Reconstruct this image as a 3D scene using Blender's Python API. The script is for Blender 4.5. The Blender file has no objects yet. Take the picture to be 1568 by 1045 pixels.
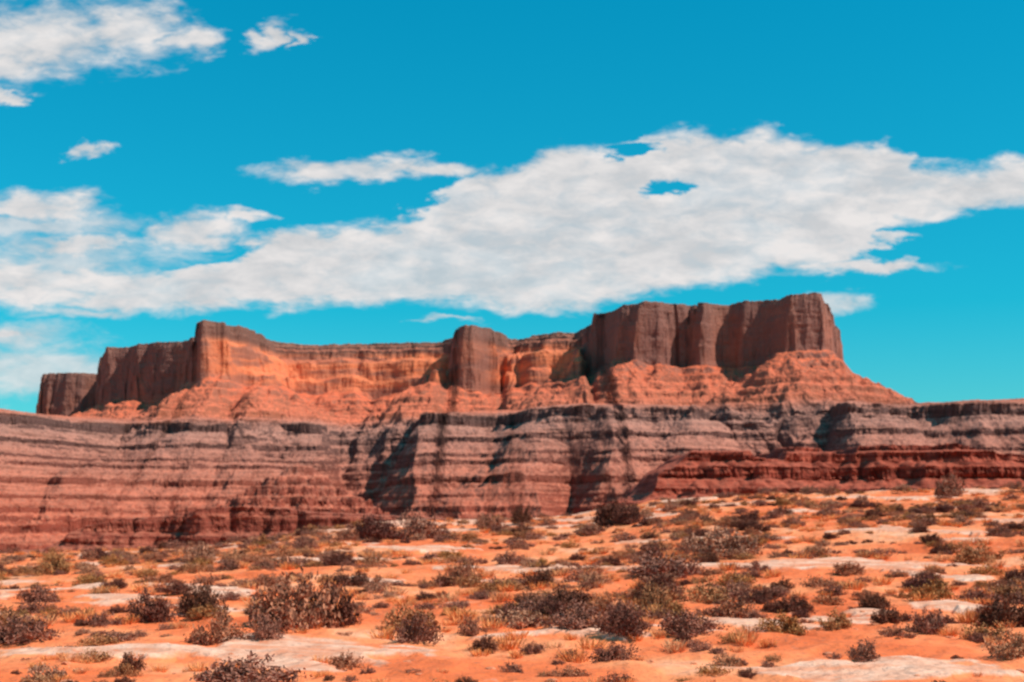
import bpy, math, random, bmesh
import numpy as np
from mathutils import Vector
random.seed(7); rng=np.random.default_rng(11)
sc=bpy.context.scene
sc.view_settings.view_transform='Standard'
try: sc.view_settings.look='None'
except Exception: pass
sc.view_settings.exposure=0
CZ=1.7; F=2178.0; HY=800.0; CX=784.0
def wx(px,Y): return (px-CX)/F*Y
def wz(py,Y): return CZ+(HY-py)/F*Y
# ---------------------------------------------------------------- noise
perm=rng.permutation(256).astype(np.int32); perm=np.concatenate([perm,perm])
ang=rng.random(256)*2*np.pi; GX=np.cos(ang).astype(np.float32); GY=np.sin(ang).astype(np.float32)
def pn(x,y,seed=0):
    x=np.asarray(x,dtype=np.float64)+seed*17.31; y=np.asarray(y,dtype=np.float64)+seed*9.77
    xi=np.floor(x).astype(np.int64); yi=np.floor(y).astype(np.int64)
    xf=(x-xi).astype(np.float32); yf=(y-yi).astype(np.float32)
    u=xf*xf*xf*(xf*(xf*6-15)+10); v=yf*yf*yf*(yf*(yf*6-15)+10)
    xa=xi&255; xb=(xi+1)&255; ya=yi&255; yb=(yi+1)&255
    def g(a,b,dx,dy):
        h=perm[perm[a]+b]; return GX[h]*dx+GY[h]*dy
    a=g(xa,ya,xf,yf); b=g(xb,ya,xf-1,yf); c=g(xa,yb,xf,yf-1); d=g(xb,yb,xf-1,yf-1)
    t=a+u*(b-a); w=c+u*(d-c)
    return (t+v*(w-t))*1.5
def fbm(x,y,o=4,seed=0):
    r=0;a=1.0
    for i in range(o):
        r=r+a*pn(x,y,seed+i); x=x*2.03; y=y*2.03; a*=.5
    return r
def ridge(x,y,o=3,seed=0):
    r=0;a=1.0
    for i in range(o):
        r=r+a*(1-2*np.abs(pn(x,y,seed+i))); x=x*2.1;y=y*2.1;a*=.5
    return r-.9
def sstep(a,b,x):
    t=np.clip((x-a)/(b-a),0,1); return t*t*(3-2*t)
# ---------------------------------------------------------------- node helper
class NT:
    def __init__(s,nt): s.nt=nt; s.n=nt.nodes; s.l=nt.links
    def new(s,t,**k):
        o=s.n.new(t)
        for a,b in k.items(): setattr(o,a,b)
        return o
    def link(s,a,b): s.l.new(a,b)
    def put(s,sock,v):
        if isinstance(v,bpy.types.NodeSocket): s.l.new(v,sock)
        else: sock.default_value=v
    def m(s,op,a,b=0.0,c=0.0,clamp=False):
        o=s.n.new('ShaderNodeMath'); o.operation=op; o.use_clamp=clamp
        s.put(o.inputs[0],a)
        s.put(o.inputs[1],b)
        if op in('MULTIPLY_ADD','COMPARE','WRAP','SMOOTH_MIN','SMOOTH_MAX'): s.put(o.inputs[2],c)
        return o.outputs[0]
    def mr(s,v,a,b,c=0.0,d=1.0,smooth=False):
        o=s.n.new('ShaderNodeMapRange'); o.clamp=True
        if smooth: o.interpolation_type='SMOOTHSTEP'
        s.put(o.inputs['Value'],v)
        for k,x in zip(('From Min','From Max','To Min','To Max'),(a,b,c,d)): s.put(o.inputs[k],x)
        return o.outputs['Result']
    def mix(s,f,a,b,mode='MIX'):
        o=s.n.new('ShaderNodeMix'); o.data_type='RGBA'; o.blend_type=mode
        s.put(o.inputs[0],f)
        for i,v in((6,a),(7,b)):
            if not isinstance(v,bpy.types.NodeSocket) and len(v)==3: v=(*v,1)
            s.put(o.inputs[i],v)
        return o.outputs[2]
    def noise(s,vec,scale,detail=4,rough=.55,dist=0,col=False):
        o=s.n.new('ShaderNodeTexNoise'); s.put(o.inputs['Vector'],vec)
        o.inputs['Scale'].default_value=scale; o.inputs['Detail'].default_value=detail
        o.inputs['Roughness'].default_value=rough; o.inputs['Distortion'].default_value=dist
        return o.outputs['Color'] if col else o.outputs['Fac']
    def scale(s,vec,v):
        o=s.n.new('ShaderNodeVectorMath'); o.operation='MULTIPLY'; s.put(o.inputs[0],vec); o.inputs[1].default_value=v
        return o.outputs[0]
    def ramp(s,f,stops,interp='LINEAR'):
        o=s.n.new('ShaderNodeValToRGB'); r=o.color_ramp; r.interpolation=interp
        stops=sorted(stops,key=lambda q:q[0])
        while len(r.elements)<len(stops): r.elements.new(.5)
        for i,(p,c) in enumerate(stops):
            r.elements[i].position=p
        for i,(p,c) in enumerate(stops):
            r.elements[i].color=(*c,1) if len(c)==3 else c
        s.put(o.inputs[0],f); return o.outputs[0]
    def xyz(s,vec):
        o=s.n.new('ShaderNodeSeparateXYZ'); s.put(o.inputs[0],vec); return o.outputs
def newmat(name,rough=.9):
    m=bpy.data.materials.new(name); m.use_nodes=True
    t=NT(m.node_tree); b=t.n['Principled BSDF']; b.inputs['Roughness'].default_value=rough
    b.inputs['Specular IOR Level'].default_value=.15
    return m,t,b
def bump(t,b,h,strength,dist):
    o=t.new('ShaderNodeBump'); o.inputs['Strength'].default_value=strength; o.inputs['Distance'].default_value=dist
    t.put(o.inputs['Height'],h); t.link(o.outputs[0],b.inputs['Normal'])
# ---------------------------------------------------------------- camera
cam=bpy.data.cameras.new('camera'); co=bpy.data.objects.new('camera',cam); sc.collection.objects.link(co)
co.location=(0,0,CZ); co.rotation_euler=(math.radians(90),0,0)
cam.lens=50; cam.sensor_width=36; cam.shift_y=(HY-522.7)/1568
cam.clip_start=.1; cam.clip_end=120000
cam.dof.use_dof=True; cam.dof.focus_distance=4.5; cam.dof.aperture_fstop=5.8
sc.camera=co
# ---------------------------------------------------------------- sun
EL=math.radians(48); sd=Vector((.95,-.31,0)).normalized()
S=Vector((sd.x*math.cos(EL),sd.y*math.cos(EL),math.sin(EL)))
L=bpy.data.lights.new('sun','SUN'); L.energy=5.0; L.angle=math.radians(.5); L.color=(1,.94,.86)
lo=bpy.data.objects.new('sun',L); sc.collection.objects.link(lo)
lo.rotation_euler=(-S).to_track_quat('-Z','Y').to_euler(); lo.location=(100,-50,200)
# ---------------------------------------------------------------- world
w=bpy.data.worlds.new('World'); sc.world=w; w.use_nodes=True
t=NT(w.node_tree); bg=t.n['Background']; ST=.1; bg.inputs['Strength'].default_value=ST
sky=t.new('ShaderNodeTexSky'); sky.sky_type='NISHITA'; sky.sun_disc=False
sky.sun_elevation=EL; sky.sun_rotation=math.atan2(sd.x,sd.y); sky.air_density=1.0; sky.dust_density=.4; sky.ozone_density=1.5
tc=t.new('ShaderNodeTexCoord'); X,Y_,Z_=t.xyz(tc.outputs['Generated'])
yy=t.m('MAXIMUM',Y_,.05)
px=t.m('MULTIPLY_ADD',t.m('DIVIDE',X,yy),F,CX)
py=t.m('MULTIPLY_ADD',t.m('DIVIDE',Z_,yy),-F,HY)
cv=t.new('ShaderNodeCombineXYZ'); t.put(cv.inputs[0],t.m('MULTIPLY',px,.0085)); t.put(cv.inputs[1],t.m('MULTIPLY',py,.020)); V=cv.outputs[0]
wr,wg,wb=t.xyz(t.noise(V,1.1,5,.6,.2,col=True))
n2=t.noise(V,.42,2,.55,.3)
n3=t.noise(V,2.4,4,.6,.4)
n1=wb
# billow-warped coordinates give every outline an irregular edge
px=t.m('ADD',px,t.m('MULTIPLY',t.m('SUBTRACT',wr,.5),190))
py=t.m('ADD',py,t.m('MULTIPLY',t.m('SUBTRACT',wg,.5),64))
nz=t.m('ADD',t.m('MULTIPLY',t.m('SUBTRACT',n1,.5),2.0),t.m('MULTIPLY',t.m('SUBTRACT',n2,.5),1.0))
nz=t.m('ADD',nz,t.m('MULTIPLY',t.m('SUBTRACT',n3,.5),1.9))
def curve(pts):
    st=[((p+300)/2200,(q/1000,)*3) for p,q in pts]
    f=t.m('DIVIDE',t.m('ADD',px,300),2200)
    return t.m('MULTIPLY',t.xyz(t.ramp(f,st))[0],1000)
top=curve([(-300,440),(0,440),(100,455),(160,405),(230,398),(320,388),(380,365),(430,345),(560,338),(625,325),(655,290),(700,253),(780,243),(850,222),(950,220),(985,200),(1100,192),(1200,186),(1240,204),(1310,212),(1375,216),(1400,236),(1480,240),(1568,232),(1900,218)])
bot=curve([(-300,458),(0,465),(100,474),(180,489),(300,488),(450,480),(550,474),(700,480),(800,487),(900,486),(960,474),(1040,460),(1120,448),(1200,434),(1290,422),(1330,398),(1350,370),(1400,352),(1455,347),(1510,332),(1568,324),(1900,292)])
mf=t.m('DIVIDE',t.m('MINIMUM',t.m('SUBTRACT',py,top),t.m('SUBTRACT',bot,py)),16)
mf=t.m('MINIMUM',mf,2.6)
def ell(cx,cy,rx,ry,slope=0):
    dx=t.m('SUBTRACT',px,cx); dy=t.m('SUBTRACT',py,cy)
    if slope: dy=t.m('SUBTRACT',dy,t.m('MULTIPLY',dx,slope))
    a=t.m('DIVIDE',dx,rx); b=t.m('DIVIDE',dy,ry)
    l=t.m('SQRT',t.m('ADD',t.m('MULTIPLY',a,a),t.m('MULTIPLY',b,b)))
    return t.m('SUBTRACT',1.0,l)
field=mf
for h in [(1010,293,50,11,-.25),(985,234,46,9,0),(250,393,110,12,-.05)]:
    e=ell(*h); field=t.m('SUBTRACT',field,t.m('MULTIPLY',t.m('MAXIMUM',t.m('ADD',e,.45),0.0),2.9))
for e in [(550,260,180,25,-.03),(640,258,120,16,-.03),(1330,411,140,15,0),(1365,368,60,10,0),
          (50,64,220,90,-.1),(190,45,130,68,.05),(300,58,62,32,0),(0,104,150,30,0),(415,53,42,32,-.4),(452,62,20,24,0),(132,228,46,13,0),(12,149,38,11,0),
          (60,313,130,38,.0),(292,356,120,40,0),(125,377,110,27,0),(60,430,260,56,0),(385,330,60,13,.1),(0,510,90,16,0)]:
    field=t.m('MAXIMUM',field,t.m('MULTIPLY',ell(*e),2.3))
ff=t.m('ADD',t.m('SUBTRACT',field,.4),nz)
al=t.mr(ff,-.3,1.35,0,1,True)
faint=None
for e in [(40,345,240,24,0),(20,515,150,32,0),(60,568,240,50,0),(130,475,130,12,0),(1290,468,60,20,0),(680,493,60,6,0),(100,400,200,60,0)]:
    q=ell(*e); faint=q if faint is None else t.m('MAXIMUM',faint,q)
al2=t.mr(t.m('ADD',faint,t.m('MULTIPLY',nz,.5)),-.15,.9,0,.76,True)
al=t.m('MAXIMUM',al,al2)
al=t.m('MULTIPLY',al,t.mr(t.m('ADD',t.m('MULTIPLY',n3,.5),t.m('MULTIPLY',n2,.5)),.38,.54,.84,1.0))
al=t.m('MULTIPLY',al,t.mr(Y_,.1,.3,0,1))
el=t.mr(Z_,0,.42,0,1)
tint=t.ramp(el,[(0,(.50,1.04,1.08)),(.12,(.26,1.05,1.13)),(.35,(.05,1.10,1.18)),(1,(.0,1.28,1.38))])
skyc=t.mix(1.0,sky.outputs[0],tint,'MULTIPLY')
cs=t.m('ADD',t.m('MULTIPLY',n3,.3),t.m('MULTIPLY',n1,.7))
cc=t.mix(t.mr(cs,.40,.62),(6.0,6.15,6.35),(8.3,8.0,7.9))
fin=t.mix(al,skyc,cc); t.link(fin,bg.inputs['Color'])
# ---------------------------------------------------------------- sheet mesh
def sheet_mesh(name,P,mat,attrs={},smooth=False):
    nc,nr,_=P.shape
    me=bpy.data.meshes.new(name); me.vertices.add(nc*nr); me.vertices.foreach_set('co',P.reshape(-1).astype(np.float32))
    i=np.arange(nc*nr,dtype=np.int32).reshape(nc,nr)
    q=np.stack([i[:-1,:-1],i[1:,:-1],i[1:,1:],i[:-1,1:]],-1).reshape(-1)
    nq=len(q)//4
    me.loops.add(nq*4); me.loops.foreach_set('vertex_index',q)
    me.polygons.add(nq); me.polygons.foreach_set('loop_start',np.arange(nq,dtype=np.int32)*4)
    me.polygons.foreach_set('loop_total',np.full(nq,4,dtype=np.int32))
    me.polygons.foreach_set('use_smooth',np.full(nq,smooth))
    me.update(calc_edges=True)
    for k,v in attrs.items():
        a=me.attributes.new(k,'FLOAT','POINT'); a.data.foreach_set('value',v.reshape(-1).astype(np.float32))
    me.materials.append(mat)
    ob=bpy.data.objects.new(name,me); sc.collection.objects.link(ob); return ob
def box(a,n,ax):
    pad=n//2
    c=np.cumsum(np.concatenate([np.repeat(np.take(a,[0],ax),pad+1,ax),a,np.repeat(np.take(a,[-1],ax),pad,ax)],ax),ax)
    if ax==0: return (c[n:]-c[:-n])/n
    return (c[:,n:]-c[:,:-n])/n
def terrace_sheet(name,xs,ys,Hf,nrows,mat,flatw,disp,attrf=None):
    XX,YY=np.meshgrid(xs,ys,indexing='ij')
    H=Hf(XX,YY)
    dy=ys[1]-ys[0]
    dz=np.abs(np.diff(H,axis=1)); Wt=flatw(XX,YY,H)[:,1:]
    ds=box(box(dz*.9+Wt*dy,9,0),3,1)+1e-4
    s=np.concatenate([np.zeros((len(xs),1)),np.cumsum(ds,1)],1); s/=s[:,-1:]
    tt=np.linspace(0,1,nrows); P=np.zeros((len(xs),nrows,3))
    for i in range(len(xs)):
        yv=np.interp(tt,s[i],ys); P[i,:,1]=yv; P[i,:,2]=np.interp(yv,ys,H[i]); P[i,:,0]=xs[i]
    st=np.gradient(P[:,:,2],axis=1)/np.maximum(np.gradient(P[:,:,1],axis=1),1e-3)
    st=sstep(.9,2.5,np.abs(st))
    disp(P,st)
    at=attrf(P) if attrf else {}
    return sheet_mesh(name,P,mat,at)
def seg_dist(px_,py_,pts):
    best=np.full(px_.shape,1e18)
    for (ax,ay),(bx,by) in zip(pts[:-1],pts[1:]):
        dx=bx-ax;dy=by-ay; L2=dx*dx+dy*dy
        tt=np.clip(((px_-ax)*dx+(py_-ay)*dy)/L2,0,1)
        d=(px_-ax-tt*dx)**2+(py_-ay-tt*dy)**2
        np.minimum(best,d,out=best)
    d=np.sqrt(best)
    r=np.interp(px_,[p[0] for p in pts],[p[1] for p in pts])
    return np.where(py_<r,d,-d)   # positive = outward
# ---------------------------------------------------------------- mesa
A=[(70,5600),(66,4300),(64,3500),(62,3352),(100,3320),(148,3330),(158,2850),(220,2790),(296,2705),(299,2490),(308,2465),(345,2490),(380,2570),(425,2735),(550,2745),(640,2710),(688,2690),(697,2530),(725,2520),(757,2580),(790,2640),(830,2580),(893,2565),(906,2395),(940,2325),(975,2258),(1010,2258),(1055,2300),(1075,2255),(1110,2270),(1180,2240),(1200,2172),(1258,2180),(1275,2300),(1283,2600),(1293,3300),(1303,5000)]
A=[(wx(a,b),b) for a,b in A]
B=[(-300,2050),(0,2080),(60,2150),(150,2290),(200,2330),(290,2250),(350,2270),(380,2350),(470,2330),(555,2500),(572,2500),(655,2120),(720,2090),(745,2140),(850,2010),(950,1985),(1060,1985),(1090,2170),(1225,2080),(1280,1925),(1300,1905),(1345,1940),(1380,2010),(1470,1940),(1568,1930),(1800,1900),(2100,1850)]
B=[(wx(a,b),b) for a,b in B]
layers=[(16,8),(22,.40),(7,6),(19,.40),(4,5),(6,.4),(6,6),(19,.40),(9,7),(16,.40),(4,5),(13,.42),(6,6),(9,.42),(18,8),(14,.42),(9,4),(60,.3)]
ZB=162
pd=[-1500,-130,-6,0];pz=[184,180,ZB+3,ZB]
for th,s in layers: pd.append(pd[-1]+th/s); pz.append(pz[-1]-th)
TB=pd[-1]
_dd=np.arange(-1500,TB+1,1.0); _zz=np.interp(_dd,pd,pz)
_kn=np.ones(41)/41; _zsm=np.convolve(np.pad(_zz,20,mode='edge'),_kn,'valid')
def notch(X,Xc,WL,WR,nz_):
    d=Xc+nz_-X
    return np.where(d>0,np.clip(1-d/WL,0,1),np.clip(1+d/WR,0,1))
def Hmesa(X,Y):
    n200=fbm(X/190,Y/190,3,3)
    n50=ridge(X/75,Y/120,2,8)
    n12=fbm(X/15,Y/18,3,15)
    dA=seg_dist(X,Y,A)
    fac=ridge(X/70,Y/70,1,21)*12+ridge(X/26,Y/26,1,22)*3.0
    joint=np.clip(1-np.abs(pn(X/38,Y/38,23))*8,0,1)*np.clip(.1+1.6*pn(X/90,Y/90,24),0,1)
    dA2=dA+n200*6-fac+joint*10+n12*.9+fbm(X/5,Y/5,2,27)*.5
    alc=sstep(-480,-430,X)*(1-sstep(112,128,X))*(1-sstep(-140,-112,X)*(1-sstep(-22,2,X)))
    k=1+4.2*alc
    cl=2+(dA2-2)/k
    deff=np.where(dA2<14*k,cl,2+(14*k-2)/k+(dA2-14*k))
    rb=sstep(125,160,X)
    base=244+9*rb+24*np.exp(-((X-425)/42)**2)+8*np.exp(-((X-505)/35)**2)+14*np.exp(-((X-165)/32)**2)+16*np.exp(-((X+520)/50)**2)+11*np.clip(ridge(X/85,X*0+.3,1,4),-1,1)
    base=base+7*fbm(X/30,Y/60,2,33)
    topn=353-5*alc+2.6*fbm(X/70,Y/70,2,5)+1.6*fbm(X/9,Y/9,2,6)
    prof=np.interp(deff,[-400,-3.5,-3,-1.2,-.6,1.2,2.2,5.5,7,9.5,10.5,13],[1.02,1.0,.955,.935,.88,.85,.70,.62,.36,.28,.08,0])
    zA=np.where(deff<13,base+(topn-base)*prof,0)
    q=deff-13
    tal=base-q*.56-np.clip(q-160,0,None)*.4
    tal=tal+np.clip(q,0,20)/20*(1.7*n12+1.3*fbm(X/5,Y/5,2,40)+3.4*ridge(X/34+1.2*n200,Y/70,2,41))
    tal=tal+1.8*np.sin(tal*.42+n200)*np.clip(.5+pn(X/60,Y/60,42)*1.5,0,1)
    zA=np.where(deff<13,zA,tal)
    dB=seg_dist(X,Y,B)
    big=fbm(X/150,Y/170,3,51)
    wv=14*pn(X*0+3.3,Y/110,63)
    cut=(235*notch(X,-222,95,90,wv)+130*notch(X,388,80,62,wv)*sstep(1700,1800,Y)+105*notch(X,75,45,56,wv)*(1-sstep(1900,1980,Y))
         +34*notch(X,-640,45,32,wv)+30*notch(X,-450,40,30,-wv)+34*notch(X,585,45,32,wv)+16*notch(X,-30,40,24,-wv)+18*notch(X,200,45,24,wv)+34*notch(X,-860,45,32,wv))
    inn=sstep(-35,30,dB)
    n30=fbm(X/42,Y/42,2,53)
    dB2=dB+big*30+cut*inn+n50*7*np.clip((dB+40)/80,.2,1)+n30*12+n12*4+fbm(X/6,Y/7,2,44)*1.5
    zs=np.interp(dB2,pd,pz)
    zl=np.interp(dB2,_dd,_zsm)
    msk=np.clip(.95+1.5*fbm(X/80,dB2/16,2,60),0.0,1)
    zB=zl+(zs-zl)*msk+.9*fbm(X/5,Y/5,2,61)
    z=np.maximum(zA,zB)
    hx,hy=wx(455,1560),1560
    r=np.sqrt((X-hx)**2+((Y-hy)*.8)**2)*(1+.18*n12)+5*n50
    hz=wz(708,1560)-r*.62
    hz=hz+2.5*np.sin(hz*.55)
    return np.maximum(z,hz)
def mesa_disp(P,st):
    X,Y,Z=P[:,:,0],P[:,:,1],P[:,:,2]
    low=1-sstep(225,245,Z)
    d=(pn(X/60,Z/5.5,70)*(.8+1.1*low)+pn(X/14,Z/2.4,71)*(.5+.6*low)+ridge(X/11,Z/55,2,72)*.8+pn(X/22,Z/18,73)*1.8)*st
    P[:,:,1]=Y+d
def mesa_attr(P):
    X,Y,Z=P[:,:,0],P[:,:,1],P[:,:,2]
    alc=sstep(-560,-500,X)*(1-sstep(105,135,X))*(1-.8*sstep(-135,-110,X)*(1-sstep(-50,-20,X)))
    return {'clean':alc}
m,t,b=newmat('mesa_sandstone')
g=t.new('ShaderNodeNewGeometry'); pos=g.outputs['Position']; X,Y_,Z_=t.xyz(pos); nz_=t.xyz(g.outputs['True Normal'])[2]
at=t.new('ShaderNodeAttribute'); at.attribute_name='clean'; clean=at.outputs['Fac']
warp=t.noise(pos,.008,2)
zz=t.m('ADD',Z_,t.m('MULTIPLY',t.m('SUBTRACT',warp,.5),16))
f=t.m('DIVIDE',t.m('ADD',zz,80),450)
def zf(z): return (z+80)/450
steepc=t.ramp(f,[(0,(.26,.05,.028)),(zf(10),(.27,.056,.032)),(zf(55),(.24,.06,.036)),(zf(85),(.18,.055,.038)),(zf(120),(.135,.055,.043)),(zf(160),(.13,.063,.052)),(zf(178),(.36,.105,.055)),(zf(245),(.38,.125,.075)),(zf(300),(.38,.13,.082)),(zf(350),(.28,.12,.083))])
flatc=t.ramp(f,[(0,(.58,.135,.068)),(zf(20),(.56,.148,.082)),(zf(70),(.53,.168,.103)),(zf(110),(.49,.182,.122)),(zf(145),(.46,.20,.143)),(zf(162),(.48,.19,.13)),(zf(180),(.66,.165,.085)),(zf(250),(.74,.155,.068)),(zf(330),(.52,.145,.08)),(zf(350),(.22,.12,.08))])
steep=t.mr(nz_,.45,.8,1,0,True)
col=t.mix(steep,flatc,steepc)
sv=t.scale(pos,(.006,.006,.22)); sn=t.noise(sv,1.0,3,.6)
lowf=t.mr(zz,225,245,.7,.3)
col=t.mix(lowf,col,t.mix(1.0,col,t.ramp(sn,[(.32,(.5,.45,.42)),(.5,(1,1,1)),(.66,(1.2,1.15,1.1))]),'MULTIPLY'))
vv=t.scale(pos,(.016,.016,.008)); vn=t.noise(vv,1.0,4,.55)
va=t.mr(vn,.36,.56,.2,1,True)
up=t.mr(zz,225,255,0,1)
va=t.m('MULTIPLY',t.m('MULTIPLY',va,steep),up)
va=t.m('MULTIPLY',va,t.m('SUBTRACT',1.0,t.m('MULTIPLY',clean,.8)))
col=t.mix(t.m('MULTIPLY',va,.8),col,(.21,.09,.07))
oc=t.m('MULTIPLY',t.m('MULTIPLY',clean,t.mr(zz,246,260,0,1)),t.mr(zz,330,318,0,1))
on=t.noise(t.scale(pos,(.010,.010,.045)),1.0,3,.6)
col=t.mix(t.m('MULTIPLY',oc,t.mr(on,.40,.54,.1,.9)),col,(.84,.22,.09))
capd=t.m('MULTIPLY',t.m('MULTIPLY',clean,t.mr(zz,318,326,0,1)),steep)
col=t.mix(t.m('MULTIPLY',capd,.75),col,(.16,.07,.05))
sp=t.noise(pos,.22,3,.7)
spk=t.m('MULTIPLY',t.mr(sp,.54,.62,0,1),t.m('SUBTRACT',1.0,steep))
col=t.mix(t.m('MULTIPLY',spk,t.mr(zz,175,200,.5,.3)),col,(.17,.10,.075))
sp2=t.noise(pos,.5,2,.7); col=t.mix(t.mr(sp2,.6,.68,0,.35),col,(.62,.33,.24))
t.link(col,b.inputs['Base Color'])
bump(t,b,t.noise(pos,.25,4,.65),.9,2.5)
mesa_mat=m
def fw(X,Y,H):
    return np.where(H>345,.12,np.where((Y>2900)&(H<300),.25,.75))
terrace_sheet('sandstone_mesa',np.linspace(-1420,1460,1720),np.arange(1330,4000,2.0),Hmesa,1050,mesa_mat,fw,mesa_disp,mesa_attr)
# ---------------------------------------------------------------- nearer red ledges
def red_mat(name,c1,c2,zs,bd):
    m,t,b=newmat(name)
    g=t.new('ShaderNodeNewGeometry'); pos=g.outputs['Position']; nz_=t.xyz(g.outputs['True Normal'])[2]
    sn=t.noise(t.scale(pos,(.03/zs,.03/zs,1.0/zs)),1.0,4,.65)
    col=t.ramp(sn,[(.3,tuple(q*.45 for q in c1)),(.5,c1),(.68,c2)])
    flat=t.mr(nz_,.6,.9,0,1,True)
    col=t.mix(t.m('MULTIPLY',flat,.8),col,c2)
    sp=t.noise(pos,1.4/zs,4,.7); col=t.mix(t.mr(sp,.54,.66,0,.6),col,(.12,.06,.04))
    t.link(col,b.inputs['Base Color']); bump(t,b,t.noise(pos,1.2/zs,4,.65),.9,bd)
    return m
def ledge(name,Y0,half,tops,lay,mat,dx,dyy,x0,x1,amp,nrows,wob):
    tx=[wx(a,Y0-half) for a,_ in tops]; tz=[wz(b_,Y0-half) for _,b_ in tops]
    zmax=max(tz)+1
    pd=[-1e4,0];pz=[zmax+.01,zmax]
    for th,s in lay: pd.append(pd[-1]+th/s); pz.append(pz[-1]-th)
    def Hf(X,Y):
        d=np.abs(Y-Y0-wob*pn(X/(wob*5),X*0+.5,90))-half
        endd=np.maximum(tx[0]-X,0)
        d=d+endd*.6
        d=d+amp*(1.8*fbm(X/(amp*8),Y/(amp*8),3,91)+.9*ridge(X/(amp*3),Y/(amp*3),2,95)+.5*fbm(X/(amp*1.1),Y/(amp*1.1),2,99))
        z=np.interp(d,pd,pz)
        tp=np.interp(X+amp*.7*pn(X/amp/2,Y/amp/3,97),tx,tz)
        return np.minimum(z,tp+amp*.08*fbm(X/amp,Y/amp,2,98))
    def dsp(P,st):
        X,Y,Z=P[:,:,0],P[:,:,1],P[:,:,2]
        P[:,:,1]=Y+(pn(X/(amp*6),Z/(amp*.35),70)*amp*.3+pn(X/amp,Z/(amp*.25),71)*amp*.15)*st
    return terrace_sheet(name,np.arange(x0,x1,dx),np.arange(Y0-half-60*amp/3,Y0+half+40*amp/3,dyy),Hf,nrows,mat,lambda X,Y,H:np.full(X.shape,.5),dsp)
rm=red_mat('red_ledge_rock',(.24,.038,.02),(.50,.11,.06),1.0,.35)
ledge('red_rock_ledge',365,20,[(960,770),(985,757),(1010,727),(1045,699),(1060,691),(1140,692),(1150,701),(1195,706),(1209,684),(1265,684),(1272,697),(1310,696),(1320,683),(1470,682),(1482,694),(1568,699),(1800,700)],
      [(2.4,8),(.6,.12),(2.0,8),(1.8,.4),(2.6,7),(2.6,.36),(1.3,6),(2.2,.4),(1.8,6),(3,.4),(1.5,4),(30,.45)],rm,.28,.35,24,215,3.2,420,6)
rm2=red_mat('red_bench_rock',(.26,.055,.033),(.46,.13,.075),2.5,.9)
ledge('red_rock_bench',930,30,[(90,845),(118,815),(180,797),(250,790),(290,785),(360,775),(420,778),(470,785),(560,788),(700,797),(800,812),(900,830)],
      [(7,6),(1.2,.3),(9,7),(3,.45),(5,5),(3,.4),(60,.5)],rm2,.7,.9,-330,80,7,420,14)
# ---------------------------------------------------------------- desert ground
YC=60.0
cr=[(-1500,856),(-300,852),(0,849),(120,846),(300,840),(420,826),(480,815),(560,802),(640,797),(760,796),(880,790),(940,778),(1000,768),(1100,763),(1200,757),(1400,752),(1568,746),(1900,738),(3000,720)]
crx=[wx(a,YC) for a,_ in cr]; crz=[wz(b_,YC) for _,b_ in cr]
def G0(X,Y):
    c=np.interp(X,crx,crz)
    s=np.clip((Y-14)/(YC-14),0,1.0)
    z=c*(s**1.1)
    z=z+.10*fbm(X/9,Y/9,2,101)*sstep(4,12,Y)
    over=np.clip(Y-YC-1.5*pn(X/7,X*0,102),0,None)
    z=z-np.minimum(over*over*.004+over*.05,62+z*0)
    return z
def rockmask(X,Y):
    n=fbm(X/3.4,Y/2.6+.12*X,4,120)+.35*fbm(X/16,Y/9,2,125)
    cl=np.exp(-((X+8)/5)**2-((Y-25)/2)**2)*.5+.40*sstep(46,58,Y)*(1-.75*sstep(4,14,X))+.25*np.exp(-((X-9)/5)**2-((Y-30)/2)**2)
    near=.4*np.exp(-((X-4.6)/1.6)**2-((Y-15.6)/.8)**2)+.35*np.exp(-((X+4)/2.5)**2-((Y-17.5)/.8)**2)
    return sstep(.08,.22,n+cl+near-.38)
def G(X,Y):
    X=np.asarray(X,float);Y=np.asarray(Y,float)
    nearw=sstep(4,9,Y)*(1-sstep(90,120,Y))
    r=rockmask(X,Y)
    z=G0(X,Y)
    hm=np.clip(fbm(X/1.4,Y/1.1,3,130),-.6,1)*.06
    led=r*(.03+.03*np.floor(3*(fbm(X/3,Y/2,2,133)+.5))/1.5)
    return z+nearw*(hm*(1-r)+led+.03*fbm(X/.35,Y/.35,2,135)*(1-.6*r))
def geo(a,b,r):
    o=[a]; s=.4
    while o[-1]<b: o.append(o[-1]+s); s*=r
    return np.array(o)
xc=np.arange(-46,46.01,.13); ex=geo(46.4,45000,1.17)
xs=np.concatenate([-ex[::-1],xc,ex])
ys=[-3000,-800,-200,-60,-20,-5,0,3,6,8]
while ys[-1]<75: ys.append(ys[-1]*1.0052)
s=.5
while ys[-1]<50000: ys.append(ys[-1]+s); s*=1.09
ys=np.array(ys)
XX,YY=np.meshgrid(xs,ys,indexing='ij'); ZZ=G(XX,YY)
m,t,b=newmat('desert_ground')
g=t.new('ShaderNodeNewGeometry'); pos=g.outputs['Position']
at=t.new('ShaderNodeAttribute'); at.attribute_name='rock'; rk=at.outputs['Fac']
n=t.noise(pos,.35,4,.6); n2=t.noise(pos,3.0,4,.65); n3=t.noise(pos,14,2,.6)
sand=t.ramp(n,[(.3,(.70,.13,.038)),(.46,(.88,.19,.062)),(.58,(.92,.28,.11)),(.7,(.88,.42,.24))])
sand=t.mix(t.mr(n2,.52,.68,0,.4),sand,(.60,.13,.05))
sand=t.mix(t.mr(n3,.58,.68,0,.5),sand,(.34,.11,.06))
rock=t.ramp(n2,[(.3,(.60,.25,.15)),(.5,(.84,.42,.27)),(.7,(.92,.56,.40))])
rn=t.noise(t.scale(pos,(.5,1.5,3)),1.0,4,.7)
rock=t.mix(t.mr(rn,.47,.62,0,.8),rock,(.78,.24,.11))
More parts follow.
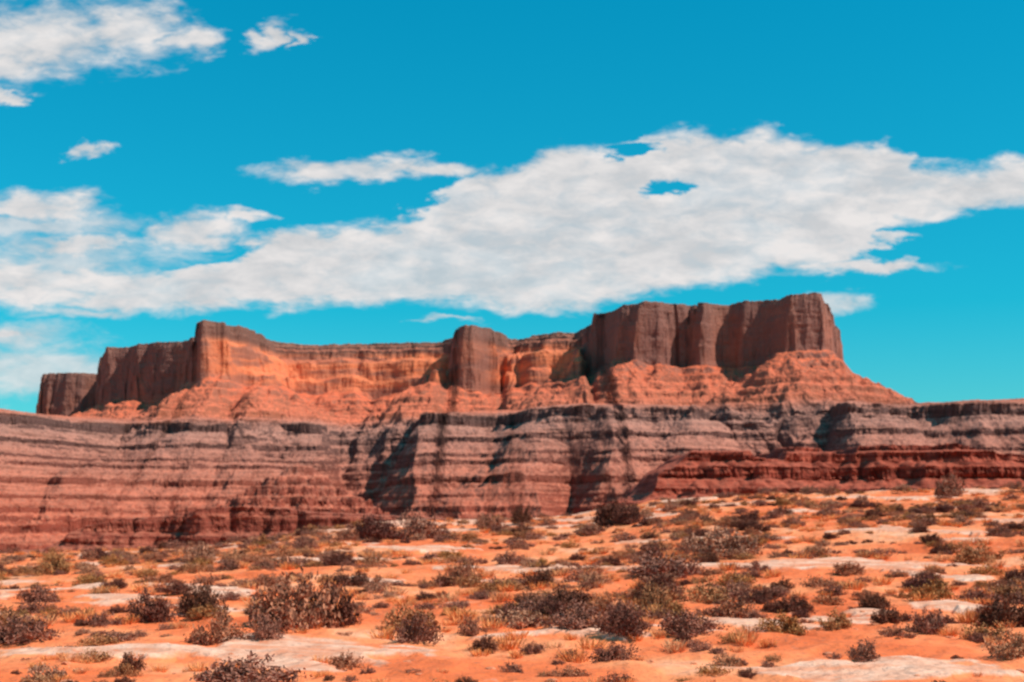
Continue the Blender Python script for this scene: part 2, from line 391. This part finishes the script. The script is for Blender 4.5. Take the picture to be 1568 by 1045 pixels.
rock=t.mix(t.mr(t.noise(pos,6,3,.6),.56,.66,0,.5),rock,(.36,.13,.08))
col=t.mix(t.mr(t.m('ADD',rk,t.m('MULTIPLY',t.m('SUBTRACT',n2,.5),2.2)),.3,.8,0,1),sand,rock)
t.link(col,b.inputs['Base Color']); bump(t,b,t.noise(pos,5,4,.65),.8,.06)
sheet_mesh('desert_ground',np.stack([XX,YY,ZZ],-1),m,{'rock':rockmask(XX,YY)*(YY<90)})
# ---------------------------------------------------------------- plants
def quads(name,C,U,Vv,mat):
    n=len(C); P=np.stack([C-U-Vv,C+U-Vv,C+U*.6+Vv,C-U*.6+Vv],1).reshape(-1,3)
    me=bpy.data.meshes.new(name); me.vertices.add(4*n); me.vertices.foreach_set('co',P.reshape(-1).astype(np.float32))
    me.loops.add(4*n); me.loops.foreach_set('vertex_index',np.arange(4*n,dtype=np.int32))
    me.polygons.add(n); me.polygons.foreach_set('loop_start',np.arange(n,dtype=np.int32)*4); me.polygons.foreach_set('loop_total',np.full(n,4,dtype=np.int32))
    me.update(calc_edges=True); me.materials.append(mat); return me
def unit(v): return v/np.maximum(np.linalg.norm(v,axis=-1,keepdims=True),1e-6)
def bush_mesh(name,mat,seed,nb=48,leaves=42,leaf=.034,flat=.75,spread=.07):
    r=np.random.default_rng(seed); C=[];U=[];W=[]
    for i in range(nb):
        az=r.random()*2*np.pi; ct=r.random()**.8; st=np.sqrt(1-ct*ct)
        ln=(.70+.25*math.sin(az*2+seed)*math.cos(az*3+seed*2)+.18*r.random())
        d=np.array([math.cos(az)*st,math.sin(az)*st,ct*flat+.05])*ln
        d[0]*=1.1
        root=np.array([math.cos(az),math.sin(az),0])*.12*r.random()
        ts=np.linspace(0,1,7); bend=np.array([0,0,.15])*r.normal()
        pts=root+ts[:,None]*d+(ts*(1-ts))[:,None]*bend+r.normal(size=(7,3))*.015
        for a,c in zip(pts[:-1],pts[1:]):
            m_=(a+c)/2; v=(c-a)/2; u=unit(np.cross(v,r.normal(size=3)))*.011
            C.append(m_);U.append(u);W.append(v)
        k=leaves
        tt=.35+.68*r.random(k)**.7
        base=np.stack([np.interp(tt,ts,pts[:,j]) for j in range(3)],1)
        cen=base+r.normal(size=(k,3))*spread
        cen[:,2]=np.maximum(cen[:,2],.02)
        v=unit(r.normal(size=(k,3))+unit(d)*.6)*leaf*(.7+.6*r.random((k,1)))*1.2
        u=unit(np.cross(v,r.normal(size=(k,3))))*leaf*.7
        C+=list(cen);U+=list(u);W+=list(v)
    return quads(name,np.array(C),np.array(U),np.array(W),mat)
def tuft_mesh(name,mat,seed,n=130,h=1.0):
    r=np.random.default_rng(seed)
    az=r.random(n)*2*np.pi; rad=r.random(n)**.7*.45; lean=.1+.6*r.random(n)
    root=np.stack([np.cos(az)*rad,np.sin(az)*rad,np.zeros(n)],1)
    v=np.stack([np.cos(az)*lean,np.sin(az)*lean,np.ones(n)],1); v=v+r.normal(size=(n,3))*.15
    v=unit(v)*(h*(.35+.65*r.random((n,1))))/2
    u=unit(np.cross(v,r.normal(size=(n,3))))*.022
    return quads(name,root+v,u,v,mat)
def plant_mat(name,stops,dark):
    m,t,b=newmat(name,.8)
    oi=t.new('ShaderNodeObjectInfo'); tc=t.new('ShaderNodeTexCoord')
    c=t.ramp(oi.outputs['Random'],stops)
    n=t.noise(tc.outputs['Object'],5,1,.6)
    c=t.mix(1.0,c,t.ramp(n,[(.35,(dark,dark,dark)),(.65,(1.35,1.3,1.2))]),'MULTIPLY')
    t.link(c,b.inputs['Base Color'])
    return m
mb=plant_mat('sagebrush_leaves',[(0,(.29,.105,.068)),(.25,(.38,.155,.105)),(.5,(.44,.165,.085)),(.7,(.46,.19,.06)),(.85,(.56,.26,.155)),(1,(.25,.088,.06))],.5)
md=plant_mat('dark_shrub_leaves',[(0,(.16,.05,.038)),(.5,(.19,.066,.036)),(1,(.21,.07,.048))],.45)
mg=plant_mat('dry_grass_blades',[(0,(.84,.34,.13)),(.5,(.78,.26,.08)),(1,(.70,.34,.17))],.7)
bm=[bush_mesh('sagebrush_%d'%i,mb,40+i) for i in range(5)]
bm+=[bush_mesh('sagebrush_sparse_%d'%i,mb,60+i,nb=36,leaves=26,leaf=.036,flat=.6,spread=.09) for i in range(3)]
dm=[bush_mesh('dark_shrub_%d'%i,md,80+i,nb=70,leaves=50,leaf=.03,flat=.95,spread=.07) for i in range(4)]
gm=[tuft_mesh('grass_%d'%i,mg,90+i) for i in range(4)]
def place(me,name,x,y,sx,sz,parent=None,sink=.02):
    o=bpy.data.objects.new(name,me); sc.collection.objects.link(o)
    o.location=(x,y,float(G(x,y))-sink); o.scale=(sx,sx*random.uniform(.85,1.15),sz)
    o.rotation_euler=(random.uniform(-.06,.06),random.uniform(-.06,.06),random.uniform(0,6.28))
    if parent: o.parent=parent
    return o
def empty(n):
    e=bpy.data.objects.new(n,None); sc.collection.objects.link(e); return e
ray_y=np.arange(9,YC+1.5,.1)
def depth_of(px_,py_):
    X=wx(px_,ray_y); pr=HY-(G0(X,ray_y)-CZ)/ray_y*F
    k=np.where(pr<=py_)[0]
    return float(ray_y[k[0]]) if len(k) else float(YC)
heroes=[(235,950,75,52,1),(305,945,75,62,1),(440,962,150,85,0),(505,955,80,88,1),(85,882,60,38,0),(310,864,60,32,0),(355,862,40,28,0),(575,828,80,42,1),(640,826,80,45,0),(750,812,50,30,0),(798,806,36,32,1),(935,803,75,44,1),(962,803,50,36,1),(1450,760,52,38,0),(710,892,60,40,0),(925,938,60,35,0),(1005,935,85,42,0),(955,980,85,48,1),(640,985,85,42,0),(885,972,95,38,0),(330,982,85,48,0),(200,1027,52,36,1),(1420,968,62,42,0),(1360,958,50,34,1),(1280,965,60,32,0),(1535,960,100,62,1),(1500,862,90,34,0),(1120,852,130,46,0),(1015,884,120,36,0),(1120,945,75,36,0),(1320,1018,55,34,0),(380,1050,180,50,0),(1550,1012,75,44,0),(45,984,110,40,0),(60,922,70,32,0),(1050,975,85,42,0),(1200,968,85,34,0),(720,975,40,30,0),(740,1000,45,28,1),(815,1000,45,22,0),(410,985,60,40,0),(775,950,45,30,0)]
taken=[]
for (a,q,wd,ht,k) in heroes:
    y=depth_of(a,q); x=wx(a,y); R=wd/F*y/2/1.0; Hh=ht/F*y
    me=random.choice(dm if k else bm[:5])
    place(me,'desert_shrub' if k else 'sagebrush',x,y,R,Hh/(.95 if k else .78))
    taken.append((x,y,R))
E=empty('sagebrush_scatter'); cnt=0; tries=0
while cnt<2300 and tries<30000:
    tries+=1
    y=11+ (66-11)*random.random()**.8; x=random.uniform(-.42*y-2,.42*y+2)
    if rockmask(np.array([x]),np.array([y]))[0]>.5 and random.random()<.85: continue
    dn=float(fbm(np.array([x/5]),np.array([y/5]),2,140)[0])
    if random.random()>.6+dn*.9+(.2 if x>0 else 0)-(.2 if y<18 else 0): continue
    if any((x-a)**2+(y-b_)**2<(R*.9)**2 for a,b_,R in taken): continue
    R=random.choice([.11,.15,.19,.25,.36])*random.uniform(.8,1.25)
    if y<17: R*=.7
    me=random.choice(dm) if random.random()<.12 else random.choice(bm)
    place(me,'shrub_%d'%cnt,x,y,R,R*random.uniform(.75,1.15),E); cnt+=1
E=empty('dry_grass'); cnt=0
while cnt<1300:
    y=11+(64-11)*random.random()**.9; x=random.uniform(-.42*y-2,.42*y+2)
    if rockmask(np.array([x]),np.array([y]))[0]>.5: continue
    if random.random()>.5+.9*float(fbm(np.array([x/4]),np.array([y/4]),2,150)[0]): continue
    R=random.uniform(.10,.28)*(.6 if y<17 else 1)
    place(random.choice(gm),'tuft_%d'%cnt,x,y,R*1.1,R*.8,E); cnt+=1
# ---------------------------------------------------------------- loose stones
m,t,b=newmat('loose_stone'); tc=t.new('ShaderNodeTexCoord')
t.link(t.ramp(t.noise(tc.outputs['Object'],3,4),[(.3,(.50,.12,.05)),(.6,(.78,.28,.14))]),b.inputs['Base Color'])
rms=[]
for i in range(4):
    bmx=bmesh.new(); bmesh.ops.create_icosphere(bmx,subdivisions=2,radius=1)
    for v in bmx.verts:
        p=v.co; q=float(fbm(np.array([p.x*1.3+i*9]),np.array([p.y*1.3+p.z]),2,160)[0])
        v.co=p*(1+.3*q); v.co.z*=.4
    me=bpy.data.meshes.new('stone_%d'%i); bmx.to_mesh(me); bmx.free(); me.materials.append(m); rms.append(me)
E=empty('loose_stones')
for i in range(260):
    y=random.uniform(10,55); x=random.uniform(-.44*y,.44*y); R=random.uniform(.02,.075)
    place(random.choice(rms),'stone_%d'%i,x,y,R,R,E,.0)
